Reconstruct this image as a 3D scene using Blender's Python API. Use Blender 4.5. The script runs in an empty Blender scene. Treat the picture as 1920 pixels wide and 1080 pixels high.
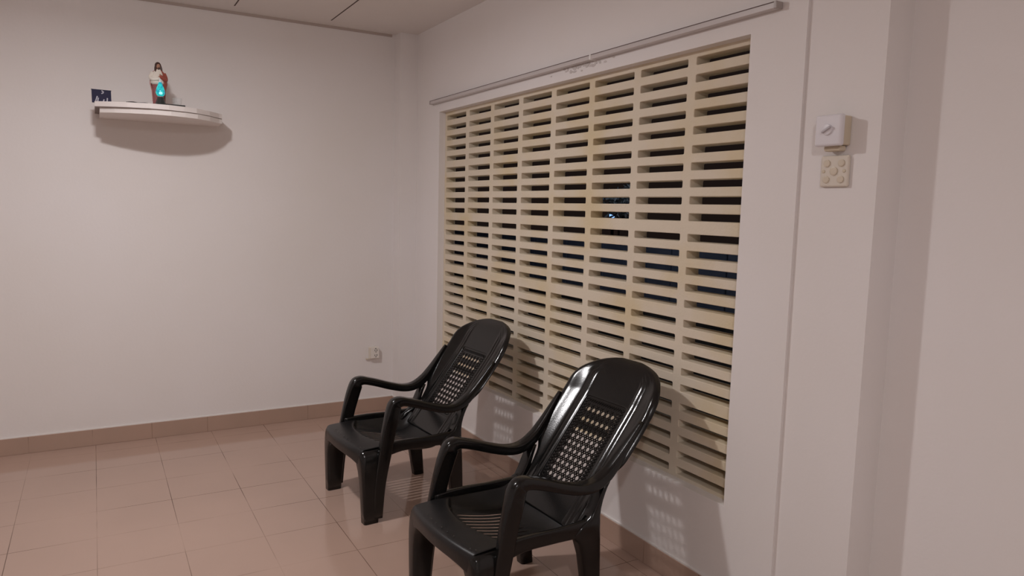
import bpy, bmesh, math, random
from mathutils import Vector, Matrix
random.seed(7)
PI = math.pi
C = bpy.context.scene.collection

# ------------------------------------------------------------------ camera
cam_d = bpy.data.cameras.new('camera'); cam = bpy.data.objects.new('camera', cam_d); C.objects.link(cam)
YAW, PITCH, ROLL, FPX = 0.5229422, -0.1085341, 0.0243924, 1361.276
fw = Vector((math.sin(YAW)*math.cos(PITCH), math.cos(YAW)*math.cos(PITCH), math.sin(PITCH)))
r0 = fw.cross(Vector((0, 0, 1))).normalized(); u0 = r0.cross(fw)
rt = math.cos(ROLL)*r0 + math.sin(ROLL)*u0; up = -math.sin(ROLL)*r0 + math.cos(ROLL)*u0
M = Matrix((rt, up, -fw)).transposed().to_4x4(); M.translation = Vector((-2.0397, -5.0758, 1.5217))
cam.matrix_world = M
cam_d.sensor_width = 36; cam_d.lens = FPX/1920*36; cam_d.clip_start = .05
bpy.context.scene.camera = cam

# ------------------------------------------------------------------ world, colour management
w = bpy.data.worlds.new('night'); bpy.context.scene.world = w; w.use_nodes = True
bg = w.node_tree.nodes['Background']; bg.inputs[0].default_value = (.055, .035, .030, 1); bg.inputs[1].default_value = .16
vs = bpy.context.scene.view_settings
vs.view_transform = 'Standard'; vs.look = 'None'; vs.gamma = 1; vs.use_curve_mapping = False; vs.exposure = 0.11

# ------------------------------------------------------------------ the two ceiling lamps of the room
def area(name, loc, power, size, col=(1, .925, .86)):
    l = bpy.data.lights.new(name, 'AREA'); l.shape = 'DISK'; l.size = size; l.energy = power; l.color = col
    o = bpy.data.objects.new(name, l); C.objects.link(o); o.location = loc; return o
def bulb(name, loc, power, r, col):
    l = bpy.data.lights.new(name, 'POINT'); l.shadow_soft_size = r; l.energy = power; l.color = col
    o = bpy.data.objects.new(name, l); C.objects.link(o); o.location = loc; return o
LC = (1, .975, .985)
for q in ((-2.0, -1.90, 2.58), (-2.2, -5.60, 2.58)):
    area('ceiling_light', (q[0], q[1], 2.60), 25.5, .14, LC)
    bulb('ceiling_bulb', q, 8.5, .05, LC)
bulb('yard_fill_light', (.65, -1.7, 3.3), 17, .05, (.74, .85, 1))  # unseen cold lamp added outside to brighten the blue fence and shrub

# ------------------------------------------------------------------ materials
def mat(name, col=(.8, .8, .8), rough=.6, metal=0, spec=.5, coat=0, emit=None, es=1, noise=None, bump=None, trans=0, ior=1.45):
    m = bpy.data.materials.new(name); m.use_nodes = True
    nt = m.node_tree; b = nt.nodes['Principled BSDF']
    b.inputs['Base Color'].default_value = (*col, 1); b.inputs['Roughness'].default_value = rough
    b.inputs['Metallic'].default_value = metal; b.inputs['Specular IOR Level'].default_value = spec
    b.inputs['Coat Weight'].default_value = coat; b.inputs['IOR'].default_value = ior
    b.inputs['Transmission Weight'].default_value = trans
    if emit: b.inputs['Emission Color'].default_value = (*emit, 1); b.inputs['Emission Strength'].default_value = es
    tc = nt.nodes.new('ShaderNodeTexCoord')
    if noise:                                   # noise = (scale, second colour, low, high)
        n = nt.nodes.new('ShaderNodeTexNoise'); n.inputs['Scale'].default_value = noise[0]; n.inputs['Detail'].default_value = 4
        nt.links.new(tc.outputs['Object'], n.inputs['Vector'])
        mr = nt.nodes.new('ShaderNodeMapRange'); mr.inputs[1].default_value = noise[2]; mr.inputs[2].default_value = noise[3]
        nt.links.new(n.outputs['Fac'], mr.inputs[0])
        mx = nt.nodes.new('ShaderNodeMix'); mx.data_type = 'RGBA'
        mx.inputs[6].default_value = (*col, 1); mx.inputs[7].default_value = (*noise[1], 1)
        nt.links.new(mr.outputs[0], mx.inputs[0]); nt.links.new(mx.outputs[2], b.inputs['Base Color'])
    if bump:                                    # bump = (scale, strength)
        n = nt.nodes.new('ShaderNodeTexNoise'); n.inputs['Scale'].default_value = bump[0]; n.inputs['Detail'].default_value = 6
        nt.links.new(tc.outputs['Object'], n.inputs['Vector'])
        bp = nt.nodes.new('ShaderNodeBump'); bp.inputs['Strength'].default_value = bump[1]; bp.inputs['Distance'].default_value = .01
        nt.links.new(n.outputs['Fac'], bp.inputs['Height']); nt.links.new(bp.outputs[0], b.inputs['Normal'])
    return m

def grout(m, axes, col, halfw=.0015, strength=1.0, nscale=1.3, lo=.35, hi=.6):
    """thin joint lines at offset+k*step on the given object axes, fading with a noise, mixed over the base colour"""
    nt = m.node_tree; b = nt.nodes['Principled BSDF']; N = nt.nodes.new; L = nt.links.new
    tc = N('ShaderNodeTexCoord'); sp = N('ShaderNodeSeparateXYZ'); L(tc.outputs['Object'], sp.inputs[0])
    def mth(op, a, bb=None):
        n = N('ShaderNodeMath'); n.operation = op
        for i, v in enumerate((a, bb)):
            if v is None: continue
            if isinstance(v, (int, float)): n.inputs[i].default_value = v
            else: L(v, n.inputs[i])
        return n.outputs[0]
    tot = None
    for ax, off, step in axes:
        s = mth('ADD', sp.outputs[ax], -off + 1000*step)
        s = mth('MODULO', s, step)
        dd = mth('MINIMUM', s, mth('SUBTRACT', step, s))
        ln = mth('LESS_THAN', dd, halfw)
        tot = ln if tot is None else mth('MAXIMUM', tot, ln)
    n = N('ShaderNodeTexNoise'); n.inputs['Scale'].default_value = nscale; L(tc.outputs['Object'], n.inputs['Vector'])
    mr = N('ShaderNodeMapRange'); mr.inputs[1].default_value = lo; mr.inputs[2].default_value = hi
    mr.inputs[3].default_value = .12; L(n.outputs['Fac'], mr.inputs[0])
    f = mth('MULTIPLY', mth('MULTIPLY', tot, mr.outputs[0]), strength)
    mx = N('ShaderNodeMix'); mx.data_type = 'RGBA'; L(f, mx.inputs[0])
    src = b.inputs['Base Color']
    if src.is_linked: L(src.links[0].from_socket, mx.inputs[6])
    else: mx.inputs[6].default_value = src.default_value
    mx.inputs[7].default_value = (*col, 1); L(mx.outputs[2], b.inputs['Base Color'])

M_wall = mat('wall_paint', (.85, .81, .80), .55, noise=(1.1, (.83, .785, .76), .35, .65), bump=(60, .05), spec=.35)
M_ceil = mat('ceiling_panel', (.84, .79, .765), .7, noise=(.8, (.82, .77, .74), .35, .65), bump=(40, .05))
M_tile = mat('floor_tile', (.47, .325, .26), .10, noise=(2.2, (.44, .305, .245), .3, .7), spec=.5)
grout(M_tile, [(0, -1.4066, .33402), (1, -1.7616, .31991)], (.15, .09, .065), .0016, 1.0, 2.2, .38, .62)
M_base = mat('baseboard_tile', (.47, .32, .25), .16, noise=(3, (.43, .30, .235), .3, .7))
grout(M_base, [(0, -1.7602, .331)], (.18, .11, .08), .0014, .8, 5, .4, .6)
M_base2 = mat('baseboard_tile_right', (.47, .32, .25), .16, noise=(3, (.43, .30, .235), .3, .7))
grout(M_base2, [(1, -2.758, .331)], (.18, .11, .08), .0014, .8, 5, .4, .6)
M_caulk = mat('baseboard_caulk', (.80, .76, .73), .5)
M_block = mat('cream_concrete', (.75, .66, .53), .8, noise=(3.0, (.72, .60, .40), .46, .68), bump=(90, .12), spec=.3)
M_line = mat('ceiling_seam_line', (.10, .07, .06), .8)  # dark joint lines between the ceiling panels
M_track = mat('curtain_track_plastic', (.62, .57, .56), .35)
M_white = mat('white_plastic', (.80, .77, .80), .25, coat=.3)
M_ivory = mat('ivory_plastic', (.74, .67, .58), .35)
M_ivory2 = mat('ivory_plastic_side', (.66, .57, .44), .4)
M_dark = mat('socket_dark', (.015, .013, .012), .5)
M_shelf = mat('shelf_white', (.85, .79, .76), .45, noise=(6, (.80, .74, .71), .4, .7))
M_seam = mat('shelf_seam', (.22, .17, .15), .7)
M_chair = mat('black_plastic', (.0060, .0056, .0054), .17, spec=.5, bump=(220, .035), noise=(5, (.0090, .0085, .0080), .45, .7))
M_chair_m = mat('black_plastic_grained', (.0095, .0092, .0095), .36, spec=.45, bump=(500, .10), noise=(9, (.014, .0135, .014), .4, .7))
M_nub = mat('plastic_nub', (.05, .048, .046), .12, spec=.9)

# ------------------------------------------------------------------ mesh helpers
def obj(name, bm, m, parent=None, smooth=False, kind=None, label=None):
    me = bpy.data.meshes.new(name); bmesh.ops.recalc_face_normals(bm, faces=bm.faces); bm.to_mesh(me); bm.free()
    for mm in (m if isinstance(m, (list, tuple)) else [m]): me.materials.append(mm)
    if smooth:
        for p in me.polygons: p.use_smooth = True
    o = bpy.data.objects.new(name, me); C.objects.link(o)
    if parent: o.parent = parent
    if kind: o['kind'] = kind
    if label: o['label'] = label
    return o
def tag(o, label, cat, group=None):
    o['label'] = label; o['category'] = cat
    if group: o['group'] = group
    return o
def empty(name, label, cat, loc=(0, 0, 0), rz=0, group=None):
    o = bpy.data.objects.new(name, None); C.objects.link(o); o.empty_display_size = .1
    o.location = loc; o.rotation_euler = (0, 0, rz); return tag(o, label, cat, group)
def box(bm, x0, x1, y0, y1, z0, z1, bev=0, seg=2):
    vs_ = [bm.verts.new((x, y, z)) for z in (z0, z1) for y in (y0, y1) for x in (x0, x1)]
    idx = [(0, 1, 3, 2), (4, 6, 7, 5), (0, 4, 5, 1), (2, 3, 7, 6), (0, 2, 6, 4), (1, 5, 7, 3)]
    fs = [bm.faces.new([vs_[i] for i in f]) for f in idx]
    if bev:
        es = set(e for f in fs for e in f.edges)
        bmesh.ops.bevel(bm, geom=list(es), offset=bev, segments=seg, affect='EDGES', profile=.5)
def new(): return bmesh.new()
def bx(*a, **k): bm = new(); box(bm, *a, **k); return bm
def loft(bm, rings, closed=True, cap=True):
    rv = [[bm.verts.new(p) for p in r] for r in rings]
    n = len(rv[0])
    for a, b in zip(rv[:-1], rv[1:]):
        for i in range(n if closed else n-1):
            j = (i+1) % n
            bm.faces.new((a[i], a[j], b[j], b[i]))
    if cap and closed:
        bm.faces.new(rv[0][::-1]); bm.faces.new(rv[-1])
    return rv
def lathe(bm, prof, seg=20, c=(0, 0, 0)):
    rings = [[(c[0]+r*math.cos(2*PI*i/seg), c[1]+r*math.sin(2*PI*i/seg), c[2]+z) for i in range(seg)] for r, z in prof]
    loft(bm, rings)
def rrect(hx, hy, r, n=4):
    pts = []
    for cx, cy, a0 in ((hx-r, hy-r, 0), (-hx+r, hy-r, 90), (-hx+r, -hy+r, 180), (hx-r, -hy+r, 270)):
        for i in range(n+1):
            a = math.radians(a0+90*i/n); pts.append((cx+r*math.cos(a), cy+r*math.sin(a)))
    return pts
def catmull(P, n=6):
    P = [Vector(p) for p in P]; out = []
    Q = [2*P[0]-P[1]] + P + [2*P[-1]-P[-2]]
    for i in range(1, len(Q)-2):
        a, b, c, d = Q[i-1:i+3]
        for k in range(n):
            t = k/n
            out.append(.5*((2*b)+(-a+c)*t+(2*a-5*b+4*c-d)*t*t+(-a+3*b-3*c+d)*t**3))
    out.append(P[-1]); return out
def sweep(bm, path, sizes, lateral=Vector((0, 1, 0)), power=.28):
    """rounded-box section swept along path; sizes = per point (half width across, half depth)"""
    n = len(path); rings = []
    for i, p in enumerate(path):
        t = (path[min(i+1, n-1)]-path[max(i-1, 0)]).normalized()
        nn = t.cross(lateral).normalized(); lt = nn.cross(t).normalized()
        hw, hd = sizes[i]; r = min(hw, hd)*.55
        rings.append([p+lt*a+nn*b for a, b in rrect(hw, hd, r, 3)])
    loft(bm, rings)
def tube(bm, path, r, seg=8, cap=True):
    n = len(path); rings = []; prev = None
    for i, p in enumerate(path):
        t = (path[min(i+1, n-1)]-path[max(i-1, 0)]).normalized()
        a = (prev if prev else Vector((.31, .2, .93))); s = t.cross(a)
        if s.length < 1e-4: s = t.cross(Vector((1, 0, 0)))
        s.normalize(); q = s.cross(t); prev = q
        rr = r[i] if isinstance(r, (list, tuple)) else r
        rings.append([p+s*rr*math.cos(2*PI*k/seg)+q*rr*math.sin(2*PI*k/seg) for k in range(seg)])
    loft(bm, rings, cap=cap)
def ball(bm, c, r, sx=1, sy=1, sz=1, seg=12):
    rings = []
    for i in range(1, seg):
        a = PI*i/seg
        rings.append([(c[0]+sx*r*math.sin(a)*math.cos(2*PI*k/seg), c[1]+sy*r*math.sin(a)*math.sin(2*PI*k/seg), c[2]-sz*r*math.cos(a)) for k in range(seg)])
    loft(bm, rings)

# ------------------------------------------------------------------ the room shell
H = 2.734; XB = -4.6; YB = -7.4
obj('floor', bx(XB, .3, YB, .12, -.12, 0), M_tile, kind='structure')
bm = new(); box(bm, XB-.12, .3, YB-.12, .12, H, H+.1); obj('ceiling', bm, M_ceil, kind='structure')
# ceiling panel seams and the strip where ceiling meets the far wall
bm = new()
for i in range(7):
    x = -.632-.606*i
    box(bm, x-.0035, x+.0035, YB+.05, -.15, H-.0015, H+.001)
obj('trim_3', bm, M_line, kind='structure')
bm = new(); box(bm, XB, -.153, -.008, 0, H-.016, H-.0); obj('trim_4', bm, mat('cornice_strip', (.50, .42, .38), .8), kind='structure')
obj('wall_left', bx(XB-.12, .13, 0, .12, 0, H), M_wall, kind='structure')
obj('wall_back', bx(XB-.12, XB, YB, 0, 0, H), M_wall, kind='structure')
obj('wall_front', bx(XB-.12, .3, YB-.12, YB, 0, H), M_wall, kind='structure')
# window wall: its opening holds the pierced block screen; to the right it steps back twice
Y0, Y1, Z0, Z1 = -.5045, -3.187, .420, 2.1575
bm = new()
T = .115
box(bm, 0, T, Y0, 0, 0, H); box(bm, 0, T, -3.424, Y1, 0, H)
box(bm, 0, T, Y1, Y0, 0, Z0); box(bm, 0, T, Y1, Y0, Z1, H)
box(bm, .011, .24, -3.704, -3.424, 0, H)
box(bm, .13, .24, YB, -3.704, 0, H)
obj('wall_right', bm, M_wall, kind='structure')
# corner pilaster
obj('trim_1', bx(-.130, 0, -.112, 0, 0, H), M_wall, kind='structure')
# baseboards
ZB = .101; bt = .010
bm = new(); box(bm, XB, -.140, -bt, 0, 0, ZB, .0015, 1); box(bm, -.142, -.130, -.112-bt, 0, 0, ZB, .0015, 1)
obj('baseboard_left', bm, M_base, kind='structure')
bm = new(); box(bm, -.130, 0, -.112-bt, -.112, 0, ZB, .0015, 1); box(bm, -bt, 0, -3.424, -.122, 0, ZB, .0015, 1)
box(bm, .001, .011, -3.704, -3.424, 0, ZB); box(bm, .12, .13, YB, -3.714, 0, ZB); box(bm, .011, .13, -3.714, -3.704, 0, ZB)
obj('baseboard_right', bm, M_base2, kind='structure')
# painted edge above the tiles (a thin ragged caulk line)
bm = new(); box(bm, XB, -.142, -.007, 0, ZB, ZB+.006); box(bm, -.137, -.13, -.119, 0, ZB, ZB+.006); box(bm, -.137, 0, -.119, -.112, ZB, ZB+.006); box(bm, -.007, 0, -3.424, -.119, ZB, ZB+.006)
obj('trim_2', bm, M_caulk, kind='structure')

# ------------------------------------------------------------------ the pierced screen: 8 x 5 cast blocks, five slots each
XF, XK = .0453, .1150         # front and back face of the blocks
def hole_cell(fr, bk, inner, arc, bmv, inv):
    pass
bm = new()
U = .335; P_ = .06745; S_ = .03106; MS = .0225; tops = [2.1345, 1.7894, 1.4377, 1.0853, .7354]
zt = 2.175
def slot_cell(ya, yb, za, zb, sy0, sy1, sz0, sz1, r):
    """rectangular cell ya..yb, za..zb with a rounded slot right through"""
    cy, cz = (sy0+sy1)/2, (sz0+sz1)/2
    pts = [(cy+a, cz+b) for a, b in rrect((sy1-sy0)/2, (sz1-sz0)/2, r, 3)]
    k = .0012                                   # draft: the slot narrows a little to the back
    ptb = [(cy+a, cz+b) for a, b in rrect((sy1-sy0)/2-k, (sz1-sz0)/2-k, r, 3)]
    ch = .0018
    ptf = [(cy+a, cz+b) for a, b in rrect((sy1-sy0)/2+ch, (sz1-sz0)/2+ch, r+ch, 3)]
    corners = [(yb, zb), (ya, zb), (ya, za), (yb, za)]
    V = lambda x, q: bm.verts.new((x, q[0], q[1]))
    f = [V(XF, q) for q in ptf]; f2 = [V(XF+ch, q) for q in pts]; b = [V(XK, q) for q in ptb]
    for X, ring in ((XF, f), (XK, b)):
        c = [V(X, q) for q in corners]; n = len(ring); m = n//4
        for qd in range(4):
            for i in range(m-1):
                bm.faces.new((c[qd], ring[qd*m+i], ring[qd*m+i+1]))
            j = (qd+1) % 4
            bm.faces.new((c[qd], ring[qd*m+m-1], ring[(j*m) % n], c[j]))
    n = len(f)
    for i in range(n):
        j = (i+1) % n
        bm.faces.new((f[i], f[j], f2[j], f2[i])); bm.faces.new((f2[i], f2[j], b[j], b[i]))
for i in range(8):
    yR = -.5052-U*i; yL = yR-U
    for j in range(5):
        t0 = tops[j]; dy = random.uniform(-.0015, .0015); dz = random.uniform(-.0012, .0012)
        bt0 = (tops[j-1]-4*P_-S_+t0)/2 if j else zt
        bb0 = (t0-4*P_-S_+tops[j+1])/2 if j < 4 else .405
        for k in range(5):
            a = t0-k*P_
            za = bb0 if k == 4 else a-S_-(P_-S_)/2
            zb = bt0 if k == 0 else a+(P_-S_)/2
            slot_cell(yL, yR, za, zb, yL+MS+dy, yR-MS+dy, a-S_+dz, a+dz, .0055)
        # mortar joint: fine groove lines drawn as thin recessed strips would vanish at this size
bmesh.ops.remove_doubles(bm, verts=bm.verts, dist=.00005)
obj('window_1', bm, M_block, kind='structure')

# ------------------------------------------------------------------ night outside the screen
M_out = mat('dark_ground', (.06, .055, .05), .9, noise=(4, (.09, .08, .07), .4, .6))
M_blue = mat('blue_painted_wall', (.15, .195, .31), .6, noise=(5, (.12, .16, .26), .4, .6))
M_render = mat('grey_plinth', (.10, .10, .10), .85, noise=(6, (.06, .06, .06), .4, .6))
M_brown = mat('dark_timber', (.05, .035, .03), .8)
obj('yard_ground', bx(.26, 7, -9, 7, -.15, -.02), M_out, kind='structure')
bm = new(); box(bm, 1.2, 1.32, -8, 6, -.02, .915); g = obj('yard_wall', bm, M_render); tag(g, 'low dark grey yard wall outside, below the blue panelling', 'wall')
bm = new()
for k in range(60):
    y = -8+k*.24; box(bm, 1.19, 1.23, y, y+.234, .915, 1.33, .004, 1)
g = obj('fence_panelling', bm, M_blue); tag(g, 'dark blue boarded fence seen through the slots at mid height', 'fence')

def leafy(loc, n, rad, seed, stem_h):
    rnd = random.Random(seed); root = empty('shrub', 'small shrub with pale leaves outside, seen through sixth column of slots', 'shrub', loc)
    s = new(); tube(s, [Vector((0, 0, 0)), Vector((.02, 0, stem_h*.5)), Vector((0, .01, stem_h))], [.018, .014, .008])
    for q in range(7):
        a = q*2*PI/7; tube(s, [Vector((0, 0, stem_h*.85)), Vector((rad*.5*math.cos(a), rad*.5*math.sin(a), stem_h)), Vector((rad*math.cos(a), rad*math.sin(a), stem_h+rad*.6*math.sin(q)))], [.006, .004, .002])
    obj('stem', s, mat('bark', (.06, .04, .03), .9), root)
    b = new()
    for i in range(n):
        c = Vector((rnd.gauss(0, rad*.5), rnd.gauss(0, rad*.5), stem_h+rnd.gauss(0, rad*.5)))
        t = Vector((rnd.uniform(-1, 1), rnd.uniform(-1, 1), rnd.uniform(-.6, .6))).normalized(); s2 = t.cross(Vector((rnd.random(), rnd.random(), rnd.random()))).normalized()
        L_ = rnd.uniform(.025, .05); nn = t.cross(s2)*.004
        v = [b.verts.new(c+q) for q in (-t*L_, s2*L_*.4+nn, t*L_, -s2*L_*.4+nn)]; v2 = b.verts.new(c-nn)
        for q in range(4): b.faces.new((v[q], v[(q+1) % 4], v2))
    obj('foliage', b, mat('leaf', (.55, .62, .66), .35), root)
    return root
leafy((2.0, .06, -.02), 300, .13, 3, 1.60)
# a small garden lamp behind the leaves
root = empty('garden_lamp', 'small cold blue garden lamp glimpsed behind the shrub', 'lamp', (2.20, .413, -.07))
bm = new(); lathe(bm, [(.05, 0), (.05, .02), (.015, .04), (.015, 1.44), (.04, 1.45), (.04, 1.47)], 12); obj('post', bm, M_dark, root)
bm = new(); lathe(bm, [(.028, 1.47), (.032, 1.50), (.032, 1.60), (.022, 1.63), (.01, 1.64)], 12); obj('globe', bm, mat('lamp_globe', (.5, .7, .9), .3, emit=(.25, .5, 1), es=1.4), root)
bm = new(); lathe(bm, [(.045, 1.64), (.04, 1.655), (.01, 1.68)], 12); obj('cap', bm, M_dark, root)

# ------------------------------------------------------------------ curtain track above the screen
root = empty('curtain_track', 'long slim grey curtain track fixed above the pierced screen', 'curtain track', (0, -1.86, 2.2245))
bm = new()
y0, y1 = -3.312+1.86, -.42+1.86
box(bm, -.032, -.002, y0, y1, -.010, .010, .0015, 1)
obj('rail', bm, M_track, root)
bm = new(); box(bm, -.0335, -.030, y0, y1, .0092, .0116); obj('edge_line', bm, mat('track_gap', (.16, .11, .10), .7), root, label='dark top edge of the track')
for yy in (y0-.006, y1+.002):
    bm = new(); box(bm, -.035, -.001, yy-.004, yy+.008, -.012, .0125, .002, 1); obj('end_cap', bm, mat('end_cap_grey', (.42, .37, .35), .3), root)
bm = new(); box(bm, -.036, -.001, -2.262+1.86-.006, -2.262+1.86+.006, -.012, .012, .002, 1); obj('clip', bm, mat('clip_white', (.9, .88, .86), .3), root, label='small white clip')
# chipped plaster under the track
bm = new()
rnd = random.Random(5)
for i in range(60):
    y = rnd.gauss(-2.14, .09); z = 2.203+rnd.gauss(0, .010)
    r = rnd.uniform(.003, .009); n = 7
    dd_ = .0004+.00003*i; cv = [(-dd_, y+r*1.8*math.cos(2*PI*q/n)*rnd.uniform(.6, 1.2), z+r*math.sin(2*PI*q/n)*rnd.uniform(.5, 1.1)) for q in range(n)]
    loft(bm, [[(.001, a[1], a[2]) for a in cv], cv])
obj('trim_5', bm, mat('chipped_plaster', (.63, .58, .56), .9), kind='structure')

# ------------------------------------------------------------------ wall fittings right of the screen
# rotary regulator box
root = empty('fan_regulator', 'white box with a rotary knob, projecting from the wall above a button plate', 'switch', (.011, -3.566, 1.79))
bm = new(); box(bm, -.040, 0, -.040, .044, -.046, .044, .004, 2); obj('back_box', bm, M_ivory2, root)
bm = new(); box(bm, -.060, -.038, -.046, .048, -.050, .047, .007, 3); obj('cover', bm, M_white, root)
bm = new()
rings = []
for r, d in ((.017, -.060), (.017, -.063), (.0155, -.0655), (.006, -.066)):
    rings.append([(d, r*math.cos(2*PI*i/20), r*math.sin(2*PI*i/20)) for i in range(20)])
loft(bm, rings); k_ = obj('knob', bm, M_white, root)
bm = new(); box(bm, -.073, -.064, -.0035, .0035, -.017, .017, .0015, 1)
bmesh.ops.rotate(bm, verts=bm.verts, cent=(0, 0, 0), matrix=Matrix.Rotation(math.radians(62), 3, 'X')); obj('grip', bm, mat('grip_grey', (.55, .52, .55), .35), k_)
bm = new(); box(bm, -.036, -.004, -.030, .030, -.064, -.046, .006, 2); obj('knock_out_collar', bm, M_ivory2, root)
# button plate
root = empty('button_plate', 'square ivory wall plate with round buttons, directly under the white box', 'switch plate', (.011, -3.563, 1.665))
bm = new(); box(bm, -.013, 0, -.050, .050, -.049, .049, .005, 2); obj('plate', bm, M_ivory, root)
def disc(bm, y, z, r, d0, d1, seg=16):
    loft(bm, [[(d, y+rr*math.cos(2*PI*i/seg), z+rr*math.sin(2*PI*i/seg)) for i in range(seg)] for rr, d in ((r, d0), (r, d1), (r*.7, d1-.001))])
for (y, z, r) in ((.026, .025, .0115), (-.026, .025, .0115), (0, 0, .0135), (.026, -.026, .0115), (-.026, -.026, .0115)):
    bm = new(); disc(bm, y, z, r, -.012, -.0165); bb = obj('button', bm, mat('button_ivory', (.70, .61, .49), .3), root)
for (y, z) in ((.037, 0), (-.037, 0)):
    bm = new(); disc(bm, y, z, .0055, -.012, -.0145, 10); obj('screw', bm, M_ivory2, root)

# socket on the far wall
root = empty('power_socket', 'small white surface-mounted power socket low on the far wall', 'socket', (-.286, 0, .445))
bm = new(); box(bm, -.034, .034, -.034, 0, -.042, .042, .004, 2); obj('box', bm, M_ivory, root)
bm = new(); box(bm, -.026, .036, -.040, -.033, -.039, .042, .003, 2); obj('face_plate', bm, mat('socket_white', (.80, .75, .70), .3), root)
for cz in (.018, -.018):
    bm = new(); box(bm, .0, .004, -.0412, -.0395, cz-.002, cz+.008); box(bm, .016, .020, -.0412, -.0395, cz-.003, cz+.009)
    box(bm, .007, .013, -.0412, -.0395, cz-.012, cz-.006); obj('socket_slots', bm, M_dark, root)
bm = new(); box(bm, .004, .012, -.0425, -.0395, .033, .037); obj('screw', bm, M_dark, root)
bm = new(); tube(bm, [Vector((-.028, -.012, -.044)), Vector((-.045, -.014, -.046)), Vector((-.058, -.012, -.042))], .004); obj('cable_stub', bm, M_ivory2, root)

# ------------------------------------------------------------------ corner shelf
SZ = 2.057
outl = [(-2.015, 0), (-2.015, -.37), (-1.94, -.415), (-1.86, -.45), (-1.75, -.48), (-1.65, -.478), (-1.57, -.455), (-1.50, -.42), (-1.42, -.34), (-1.355, -.25), (-1.335, -.235), (-1.330, 0)]
def slab(pts, z0, z1, dx=0, dy=0, cx=-1.68):
    bm = new(); q = [((x-cx)*(1-dx)+cx, min(0, y*(1-dy))) for x, y in pts]
    loft(bm, [[(a, b, z0) for a, b in q], [(a, b, z1) for a, b in q]]); return bm
root = empty('wall_shelf', 'white bow-fronted double-board shelf high on the far wall', 'shelf', (0, 0, 0))
obj('top_board', slab(outl, 2.0295, SZ), M_shelf, root)
obj('joint', slab(outl, 2.026, 2.030, .004, .006), M_seam, root, label='dark gap between the two boards')
obj('lower_board', slab(outl, 1.999, 2.0265, .035, .02, -1.34), M_shelf, root)

# picture card standing at the left end
root = empty('picture_card', 'small dark blue picture card standing at left end of wall shelf', 'picture', (-1.979, -.30, SZ+.001), math.radians(4))
bm = new(); box(bm, -.048, .048, 0, .006, 0, .074); bmesh.ops.rotate(bm, verts=bm.verts, cent=(0, 0, 0), matrix=Matrix.Rotation(math.radians(-8), 3, 'X'))
obj('card', bm, mat('card_blue', (.032, .030, .062), .65, spec=.15, noise=(45, (.09, .085, .14), .6, .8)), root)
bm = new()
for (x, z, h, an) in ((-.030, .008, .030, 18), (-.020, .006, .022, 10), (.006, .004, .018, 20), (.026, .006, .024, 6), (.0, .052, .012, 60), (.012, .060, .014, -50)):
    b2 = bx(-.003, .003, -.0025, .0, 0, h); bmesh.ops.rotate(b2, verts=b2.verts, cent=(0, 0, 0), matrix=Matrix.Rotation(math.radians(an), 3, 'Y'))
    bmesh.ops.rotate(b2, verts=b2.verts, cent=(0, 0, 0), matrix=Matrix.Rotation(math.radians(-8), 3, 'X'))
    bmesh.ops.translate(b2, verts=b2.verts, vec=(x, -z*math.tan(math.radians(-8))*1.0, z))
    me = bpy.data.meshes.new('t'); b2.to_mesh(me); b2.free(); bm.from_mesh(me)
obj('printed_figure', bm, mat('card_print', (.42, .40, .46), .5), root, label='pale marks printed on the card')
bm = new(); box(bm, -.050, .050, .001, .008, .0725, .0755); bmesh.ops.rotate(bm, verts=bm.verts, cent=(0, 0, 0), matrix=Matrix.Rotation(math.radians(-8), 3, 'X'))
obj('border', bm, mat('card_edge', (.03, .03, .04), .5), root)

# robed statuette
root = empty('robed_statuette', 'painted statuette of a robed long-haired figure in white and red', 'statuette', (-1.690, -.33, SZ), math.radians(8))
def blob(rings, seg=20):
    """rings: (z, rx, ry, cx, cy)"""
    bm = new(); loft(bm, [[(cx+rx*math.cos(2*PI*i/seg), cy+ry*math.sin(2*PI*i/seg)*(1+.05*math.sin(6*PI*i/seg*2)), z) for i in range(seg)] for z, rx, ry, cx, cy in rings]); return bm
M_red = mat('robe_red', (.36, .085, .06), .35); M_rose = mat('robe_rose', (.30, .10, .10), .4); M_cream = mat('robe_white', (.80, .74, .66), .4)
M_skin = mat('figurine_skin', (.42, .22, .15), .4); M_hair = mat('figurine_hair', (.06, .025, .02), .45)
obj('base', blob([(0, .040, .034, 0, 0), (.008, .040, .034, 0, 0), (.012, .034, .03, 0, 0)]), mat('base_cream', (.6, .5, .45), .5), root)
obj('red_gown', blob([(.010, .034, .028, 0, 0), (.04, .032, .025, 0, 0), (.09, .035, .026, 0, 0), (.135, .036, .027, 0, 0), (.15, .030, .024, 0, 0)]), M_rose, root)
obj('white_tunic', blob([(.125, .030, .024, -.004, -.004), (.132, .037, .030, -.006, -.004), (.155, .036, .031, -.007, -.003), (.180, .031, .027, -.004, -.001), (.20, .024, .02, 0, 0), (.212, .012, .012, 0, 0)]), M_cream, root)
bm = new()
rings = []
for t, (z, r0_, r1_) in enumerate(((.030, .034, .030), (.09, .038, .031), (.13, .047, .034), (.165, .045, .033), (.19, .037, .028), (.208, .020, .017))):
    a0, a1 = math.radians(-58), math.radians(165)
    pts = [(r0_*math.cos(a0+(a1-a0)*i/14), r1_*math.sin(a0+(a1-a0)*i/14), z) for i in range(15)]
    pts += [(x*.88, y*.88, zz) for x, y, zz in pts[::-1]]
    rings.append(pts)
loft(bm, rings); obj('red_mantle', bm, M_red, root)
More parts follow.
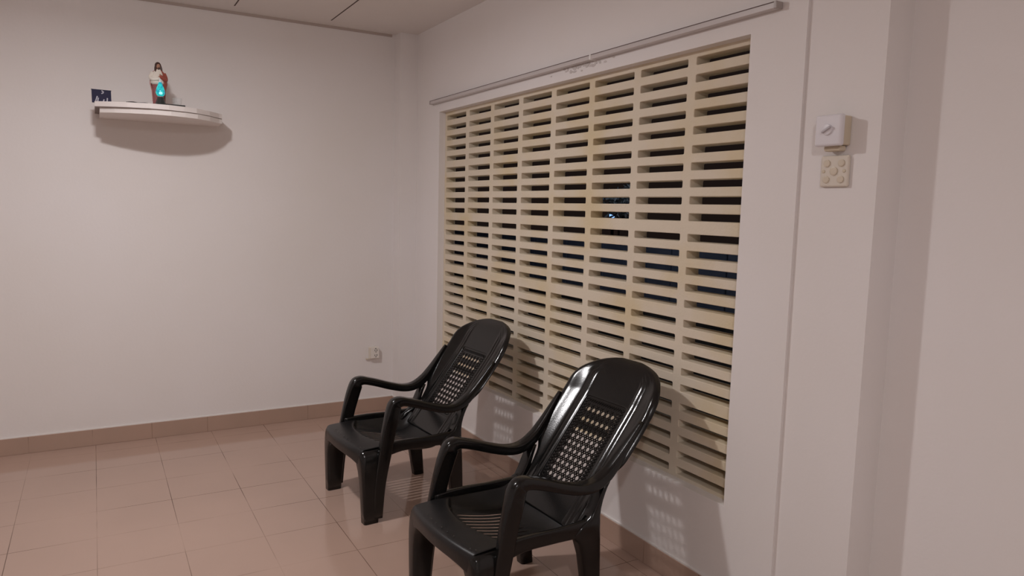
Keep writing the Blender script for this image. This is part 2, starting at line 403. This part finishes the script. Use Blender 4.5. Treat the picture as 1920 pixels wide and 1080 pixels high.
for s in (1, -1):
    bm = new()
    P3 = [Vector((s*.030, 0, .192)), Vector((s*.040-.002, -.006, .165)), Vector((s*.034-.002, -.022, .152)), Vector((s*.010, -.033, .160+.006*s)), Vector((s*.002, -.034, .168+.006*s))]
    pp = catmull(P3, 4); nn_ = len(pp); tube(bm, pp, [.011 if i < nn_*.75 else .011-.006*(i-nn_*.75)/(nn_*.25) for i in range(nn_)], 10)
    obj('sleeve', bm, M_red if s > 0 else M_cream, root)
    bm = new(); ball(bm, (s*.003, -.0345, .170+.006*s), .0055, 1, .8, 1.5, 8); obj('hand', bm, M_skin, root)
bm = new(); lathe(bm, [(.007, .205), (.007, .22)], 12)
ball(bm, (0, -.002, .230), .0135, .88, 1, 1.25, 14); ball(bm, (0, -.0145, .226), .0022, 1, 1, 2, 6)
obj('head', bm, M_skin, root)
bm = new(); ball(bm, (0, .004, .234), .0175, .98, .95, 1.2, 14)
for s in (-1, 1):
    tube(bm, catmull([Vector((s*.010, .000, .238)), Vector((s*.0145, -.003, .222)), Vector((s*.0155, -.006, .205)), Vector((s*.013, -.014, .190))], 4), [.006]*13, 8)
ball(bm, (0, -.0125, .2165), .0055, 1.1, .8, 1.3, 8)
obj('hair', bm, M_hair, root)

# glowing teal lamp in front of the statuette
root = empty('glowing_lamp', 'little teardrop lamp glowing teal on a dark foot, before the statuette', 'lamp', (-1.688, -.415, SZ))
bm = new(); lathe(bm, [(.034, 0), (.034, .005), (.028, .010), (.023, .024), (.017, .041), (.017, .046)], 8); obj('foot', bm, mat('lamp_foot', (.03, .035, .033), .35), root)
bm = new(); lathe(bm, [(.015, .046), (.0165, .048), (.0155, .051)], 16); obj('collar', bm, mat('silver', (.6, .55, .6), .3, metal=.8), root)
m = bpy.data.materials.new('teal_glow'); m.use_nodes = True; nt = m.node_tree; b = nt.nodes['Principled BSDF']
b.inputs['Base Color'].default_value = (.02, .35, .40, 1); b.inputs['Roughness'].default_value = .15
n = nt.nodes.new('ShaderNodeTexNoise'); n.inputs['Scale'].default_value = 60; tc = nt.nodes.new('ShaderNodeTexCoord'); nt.links.new(tc.outputs['Object'], n.inputs['Vector'])
cr = nt.nodes.new('ShaderNodeValToRGB'); cr.color_ramp.elements[0].position = .4; cr.color_ramp.elements[0].color = (.0, .22, .42, 1)
cr.color_ramp.elements[1].position = .58; cr.color_ramp.elements[1].color = (.03, .75, .66, 1)
nt.links.new(n.outputs['Fac'], cr.inputs[0]); nt.links.new(cr.outputs[0], b.inputs['Emission Color']); b.inputs['Emission Strength'].default_value = .5
bm = new(); lathe(bm, [(.009, .050), (.019, .057), (.0245, .069), (.0235, .083), (.0185, .100), (.012, .117), (.0075, .130)], 20); obj('globe', bm, m, root, smooth=True)
bm = new(); ball(bm, (0, -.009, .069), .0150, 1, 1.12, .85, 12); obj('bright_core', bm, mat('core_glow', (.3, .9, .8), .3, emit=(.30, 1, .85), es=1.0), root, smooth=True)
bm = new(); lathe(bm, [(.0078, .129), (.007, .136), (.003, .150)], 12); obj('tip', bm, mat('lamp_tip', (.75, .80, .85), .2), root)

# cup, tray, dark strip
M_glass = mat('clear_glass', (.9, .9, .9), .05); M_glass.node_tree.nodes['Principled BSDF'].inputs['Alpha'].default_value = .16
root = empty('glass_cup', 'small clear glass standing right of the glowing lamp', 'glass', (-1.598, -.36, SZ+.010))
bm = new(); lathe(bm, [(.022, 0), (.024, .006), (.027, .046), (.0255, .046), (.0225, .008), (.001, .006)], 20); obj('cup', bm, M_glass, root, smooth=True)
bm = new(); box(bm, -1.665, -1.562, -.44, -.30, SZ, SZ+.010, .002, 1); o = obj('dark_tray', bm, M_dark); tag(o, 'flat dark tray under the clear glass', 'tray')
bm = new()
tube(bm, catmull([Vector((-1.86, -.40, SZ+.004)), Vector((-1.83, -.425, SZ+.005)), Vector((-1.80, -.415, SZ+.004)), Vector((-1.765, -.43, SZ+.004)), Vector((-1.745, -.40, SZ+.004))], 5), .0042, 8)
o = obj('bead_string', bm, M_dark); tag(o, 'thin dark string lying on shelf between picture card and statuette', 'string')
bm = new(); box(bm, -1.725, -1.652, -.452, -.36, SZ, SZ+.003, .001, 1)
# (the lamp stands straight on the board, a thin mat below it would hide in its foot)
bm.free()

# ------------------------------------------------------------------ the chairs
HW = .272          # half width at the arms
def back_x(z): return .545+.78*(z-.45)
def halfw(z):
    if z < .485: h = .208+.014*max(0, (z-.42)/.065)
    elif z < .585:
        t = (z-.485)/.100; h = .222+.052*(t*t*(3-2*t))
    elif z < .76: h = .274+.004*math.sin(max(0, z-.585)/.175*PI)
    else:
        t = min(1, (z-.76)/.137); h = .274*(1-t**2.5)**.5 if t < 1 else 0
    return max(h, .012)
def sec(y, h):
    """forward offset (towards the sitter = negative x) of the back shell across its width"""
    a = abs(y)
    e = 0
    if a > .128: e -= .0055*math.exp(-((a-.143)/.0055)**2)+.004*math.exp(-((a-.163)/.0055)**2)
    if a > .172: e -= .030*min(1, (a-.172)/.072)**1.3
    return e
def backrest(root, zlo=.325):
    zs = [zlo, .34, .36, .385, .405, .42]+[.42+.0185*i for i in range(1, 18)]+[.748, .762, .780, .80, .82, .84, .858, .873, .885, .892, .8955]
    # stations: outer 9 on each side, inner ones only above and below the cane panel
    PZ0, PZ1, PW = .42, .7345, .126
    bm = new(); grid = []
    OF = [0, .05, .10, .15, .20, .25, .30, .36, .43, .52, .62, .72, .82, .90, .95, 1.0]
    for z in zs:
        h = halfw(z); W = min(PW, h*.49) if h < .27 and z > .7 else PW
        if z <= .745: W = PW
        row = []
        for s in (-1, 1):
            part = []
            for f in OF:
                y = W+(h-W)*f; part.append(s*y)
            row.append(part)
        ys = row[0][::-1]+[W*q for q in (-.75, -.5, -.25, 0, .25, .5, .75)]+row[1]
        r = []
        for y in ys:
            k = abs(y)/h
            x = back_x(z)+sec(y, h)*min(1, h/.27)
            if z > .745: x += -.012*math.sin(min(1, (z-.745)/.12)*PI*.5)
            roll = 0
            if k > .93: roll = ((k-.93)/.07)**1.5
            top = max(0, (z-.86)/.0355)
            x += .022*max(roll, top**1.6)
            r.append(bm.verts.new((x, y, z)))
        grid.append(r)
    nO = len(OF)
    for a in range(len(zs)-1):
        for c in range(len(grid[0])-1):
            inner = nO-1 <= c < nO+7
            zm = (zs[a]+zs[a+1])/2
            if inner and PZ0 < zm < PZ1: continue
            # hand slots near the lower corners
            yy = (grid[a][c].co.y+grid[a][c+1].co.y)/2
            if .448 < zm < .508 and -.196 < yy < -.158: continue
            bm.faces.new((grid[a][c], grid[a][c+1], grid[a+1][c+1], grid[a+1][c]))
    bmesh.ops.delete(bm, geom=[v for v in bm.verts if not v.link_faces], context='VERTS')
    o = obj('backrest', bm, M_chair, root, smooth=True)
    s = o.modifiers.new('t', 'SOLIDIFY'); s.thickness = .0045; s.offset = 0
    s = o.modifiers.new('s', 'SUBSURF'); s.levels = 2; s.render_levels = 2
    # the woven-look panel: a plate pierced with round eyes and small crosses between them
    u = Vector((0, 1, 0)); v = Vector((.78, 0, 1)).normalized(); n = u.cross(v)
    O = Vector((back_x(PZ0)+.004, 0, PZ0)); LV = (PZ1-PZ0)*math.sqrt(1+.78**2)
    bm = new(); th = .0035
    def pt(a, b, d): return O+u*a+v*b+n*d
    def cell(poly, c, r, seg=12, sy=1):
        """poly: outer corners; hole of radius r in the middle (poly only when r is 0)"""
        if r == 0:
            for d in (-th/2, th/2): bm.faces.new([bm.verts.new(pt(a, b, d)) for a, b in poly])
            return
        m = seg//4
        ang0 = math.atan2(poly[0][1]-c[1], poly[0][0]-c[0])
        fr = []
        for d in (-th/2, th/2):
            pc = [bm.verts.new(pt(a, b, d)) for a, b in poly]
            rg = [bm.verts.new(pt(c[0]+r*math.cos(ang0-PI/4+2*PI*i/seg), c[1]+sy*r*math.sin(ang0-PI/4+2*PI*i/seg), d)) for i in range(seg)]
            for qd in range(4):
                for i in range(m):
                    bm.faces.new((pc[qd], rg[(qd*m+i) % seg], rg[(qd*m+i+1) % seg]))
                bm.faces.new((pc[qd], rg[((qd+1)*m) % seg], pc[(qd+1) % 4]))
            fr.append(rg)
        for i in range(seg):
            j = (i+1) % seg; bm.faces.new((fr[0][i], fr[0][j], fr[1][j], fr[1][i]))
    p = .0302
    def field(b0, rows, cols=6):
        x0 = -(cols-1)*p/2
        for j in range(rows):
            for i in range(cols):
                cx_, cy_ = x0+i*p, b0+j*p; hd = p/2
                cell([(cx_+hd, cy_), (cx_, cy_+hd), (cx_-hd, cy_), (cx_, cy_-hd)], (cx_, cy_), .0098)
        for j in range(rows+1):
            for i in range(cols+1):
                cx_, cy_ = x0+(i-.5)*p, b0+(j-.5)*p; q = p/4
                edge = i in (0, cols) or j in (0, rows)
                for (dx, dy) in ((q, 0), (0, q), (-q, 0), (0, -q)):
                    ex, ey = cx_+dx, cy_+dy
                    if ex < x0-p/2-1e-5 or ex > x0+(cols-.5)*p+1e-5 or ey < b0-p/2-1e-5 or ey > b0+(rows-.5)*p+1e-5: continue
                    cell([(ex+q, ey), (ex, ey+q), (ex-q, ey), (ex, ey-q)], (ex, ey), .0038 if not edge else .0026, 8)
        return x0-p/2, x0+(cols-.5)*p, b0-p/2, b0+(rows-.5)*p
    bands = [field(.030, 8), field(.293, 1), field(.341, 1)]
    yb = -.004
    for (xa, xb, ba, bb) in bands:
        cell([(-PW-.004, yb), (PW+.004, yb), (PW+.004, ba-.0), (-PW-.004, ba)], None, 0)
        cell([(-PW-.004, ba), (xa-p/4, ba), (xa-p/4, bb), (-PW-.004, bb)], None, 0)
        cell([(xb+p/4, ba), (PW+.004, ba), (PW+.004, bb), (xb+p/4, bb)], None, 0)
        yb = bb
    cell([(-PW-.004, yb), (PW+.004, yb), (PW+.004, LV+.004), (-PW-.004, LV+.004)], None, 0)
    wp = obj('woven_panel', bm, M_chair, o)
    # raised strands: crosses between the eyes, zigzag border
    bm = new()
    def strand(a, b, r=.0014, d=-.0022):
        tube(bm, [pt(*a, d*1), pt((a[0]+b[0])/2, (a[1]+b[1])/2, d*1.6), pt(*b, d*1)], r, 5)
    sg = -1
    for (b0, rows) in ((.030, 8), (.293, 1), (.341, 1)):
        x0 = -5*p/2
        for j in range(rows+1):
            for i in range(7):
                cx_, cy_ = x0+(i-.5)*p, b0+(j-.5)*p; q = p*.27
                strand((cx_-q, cy_-q), (cx_+q, cy_+q)); strand((cx_-q, cy_+q), (cx_+q, cy_-q))
    nz = 26
    for s in (-1, 1):
        for i in range(nz):
            b_ = .008+i*(LV-.02)/nz; st = (LV-.02)/nz
            strand((s*.103, b_), (s*.120, b_+st*.5), .0019); strand((s*.120, b_+st*.5), (s*.103, b_+st), .0019)
    for i in range(16):
        a_ = -.105+i*.21/16
        strand((a_, LV-.012), (a_+.0066, LV-.026), .0019); strand((a_+.0066, LV-.026), (a_+.0131, LV-.012), .0019)
        strand((a_, .264), (a_+.0066, .274), .0016); strand((a_+.0066, .274), (a_+.0131, .264), .0016)
    obj('cane_relief', bm, M_chair, o)
    return o

def seat(root):
    # rows run from the front skirt over the lip, down into the pan and up to the back
    bm = new()
    ny = 37; half = .236
    ys = []
    NS = 9                                    # slots
    span = .150
    ed = []
    w_rib, w_slot = 2*span/(NS+.8)*.78, 2*span/(NS+.8)*.22
    y = -span
    st = [-half, -.230, -.205, -.180, -.165, -span]
    slots = []
    cur = -span
    for i in range(NS):
        st += [cur+w_rib]; slots.append((cur+w_rib, cur+w_rib+w_slot)); st += [cur+w_rib+w_slot]; cur += w_rib+w_slot
    st += [span, .165, .180, .205, .230, half]
    st = sorted(set(round(q, 5) for q in st))
    def fx(y): return -.006-.030*(1-(y/half)**2)-.0                 # front outline, bulging forward
    def lipw(y): return .085+.075*(abs(y)/half)**2.2               # where the pan begins
    rows = [('sk', 0), ('sk', .4), ('sk', .8), ('top', 0), ('top', .12), ('top', .5), ('top', .88), ('top', 1),
            ('pan', 0), ('pan', .06), ('pan', .2), ('pan', .35), ('pan', .5), ('pan', .65), ('pan', .8), ('pan', .92), ('pan', 1)]
    grid = []
    for kind, t in rows:
        r = []
        for y in st:
            a = abs(y)/half
            sk = .052+.03*a**4                 # skirt height
            xf = fx(y); xl = lipw(y)
            zl = .368-.006*a**2
            if kind == 'sk': x, z = xf+.004-.006*t, zl-.012-sk*(1-t)
            elif kind == 'top': x = xf+.008+(xl-xf-.008)*t; z = zl-.006*(1-t)**3+.0*t
            else:
                x = xl+.004+(.481-xl)*t
                dip = .026+.050*math.sin(min(1, t/.75)*PI*.5)
                rim = max(0, (a-.74)/.26)
                z = zl-dip*(1-rim**2*.9)
                if t > .8: z += .05*((t-.8)/.2)**1.5*(1-.0*a)
            r.append(bm.verts.new((x, y, z)))
        grid.append(r)
    for a in range(len(rows)-1):
        for c in range(len(st)-1):
            ym = (st[c]+st[c+1])/2
            cut = rows[a][0] == 'pan' and .05 < rows[a][1] < .64 and any(s0 < ym < s1 for s0, s1 in slots)
            if cut: continue
            bm.faces.new((grid[a][c], grid[a][c+1], grid[a+1][c+1], grid[a+1][c]))
    o = obj('seat', bm, M_chair_m, root, smooth=True)
    s = o.modifiers.new('t', 'SOLIDIFY'); s.thickness = .005; s.offset = 0
    s = o.modifiers.new('s', 'SUBSURF'); s.levels = 2; s.render_levels = 2
    # moulding nubs along the lip
    for y, dx in [(-.10+i*.042, .030) for i in range(6)]+[(-.205, .020), (-.222, .028)]:
        bm = new(); ball(bm, (fx(y)+dx, y, .3700-.006*(y/half)**2), .0028, 1, 1, .6, 8); obj('moulding_nub', bm, M_nub, o, smooth=True)
    return o

def front_leg(root, s):
    bm = new(); rings = []
    for z, x0, x1, y0, y1 in ((0, .000, .074, .222, .276), (.06, -.002, .078, .220, .2745), (.14, -.005, .084, .216, .272), (.20, -.007, .090, .210, .270), (.25, -.009, .098, .196, .268), (.285, -.010, .110, .172, .266), (.31, -.011, .122, .150, .262), (.335, -.010, .130, .140, .255), (.352, -.002, .128, .146, .245)):
        hx, hy = (x1-x0)/2, (y1-y0)/2; cx_, cy_ = (x0+x1)/2, (y0+y1)/2*s
        rings.append([(cx_+a, cy_+b, z) for a, b in rrect(hx, hy, min(hx, hy)*.45, 4)])
    loft(bm, rings); return obj('leg', bm, M_chair, root, smooth=True)
def rear_leg(root, s):
    bm = new(); rings = []
    for z, x0, x1, y0, y1 in ((0, .500, .560, .200, .250), (.08, .488, .555, .202, .254), (.16, .474, .550, .205, .258), (.24, .458, .545, .208, .261), (.30, .436, .540, .212, .264), (.335, .412, .536, .215, .266), (.365, .442, .534, .218, .268), (.39, .486, .534, .210, .266), (.42, .504, .536, .208, .265), (.45, .518, .543, .208, .265), (.475, .530, .552, .210, .265), (.495, .542, .562, .214, .264), (.515, .556, .574, .220, .264)):
        hx, hy = (x1-x0)/2, (y1-y0)/2; cx_, cy_ = (x0+x1)/2, (y0+y1)/2*s
        rings.append([(cx_+a, cy_+b, z) for a, b in rrect(hx, hy, min(hx, hy)*.5, 4)])
    loft(bm, rings); return obj('leg', bm, M_chair, root, smooth=True)
def armrest(root, s):
    bm = new(); y = .247*s
    K = [((.070, .264*s, .02), .012, .024), ((.082, .262*s, .18), .014, .028), ((.108, .260*s, .33), .015, .033), ((.126, .256*s, .42), .018, .034), ((.146, .252*s, .50), .023, .035),
         ((.160, y, .548), .026, .034), ((.169, y, .566), .0265, .031), ((.182, y, .574), .027, .026), ((.200, y, .576), .027, .0225), ((.225, y, .571), .027, .020), ((.28, y, .555), .027, .020), ((.36, y, .528), .027, .020),
         ((.44, y, .508), .027, .020), ((.505, y, .510), .027, .021), ((.565, y, .541), .026, .022), ((.615, .250*s, .592), .022, .017), ((.668, .256*s, .658), .015, .011), ((.72, .262*s, .724), .008, .006)]
    n = 5; path = catmull([k[0] for k in K], n); sizes = []
    for i in range(len(path)):
        a = min(i//n, len(K)-2); t = i/n-a; sizes.append((K[a][1]*(1-t)+K[a+1][1]*t, K[a][2]*(1-t)+K[a+1][2]*t))
    sweep(bm, path, sizes)
    o = obj('armrest', bm, M_chair, root, smooth=True)
    return o
def side_rail(root, s):
    bm = new(); K = [((.10, .250*s, .345), .014, .034), ((.20, .252*s, .357), .011, .027), ((.34, .252*s, .354), .011, .026), ((.44, .248*s, .352), .013, .030), ((.51, .246*s, .354), .014, .032)]
    path = catmull([k[0] for k in K], 4); sizes = []
    for i in range(len(path)):
        a = min(i//4, len(K)-2); t = i/4-a; sizes.append((K[a][1]*(1-t)+K[a+1][1]*t, K[a][2]*(1-t)+K[a+1][2]*t))
    sweep(bm, path, sizes); return obj('side_rail', bm, M_chair, root, smooth=True)
def make_chair(label, loc, rz):
    root = empty('garden_chair', label, 'chair', loc, rz, 'black plastic garden chairs')
    backrest(root); seat(root)
    for s in (1, -1): front_leg(root, s); rear_leg(root, s); armrest(root, s); side_rail(root, s)
    return root
ch = make_chair('black moulded plastic armchair farther from camera, beside the corner', (-.985, -1.585, 0), math.radians(4.0))
def copy_tree(o, parent=None):
    c = o.copy(); C.objects.link(c)
    if parent: c.parent = parent
    for k in [q for q in list(bpy.data.objects) if q.parent == o]: copy_tree(k, c)
    return c
c2 = copy_tree(ch)
c2.location = (-.979, -2.760, 0); c2.rotation_euler = (0, 0, math.radians(3.0))
c2['label'] = 'black moulded plastic armchair nearest to camera, cut by the bottom edge'
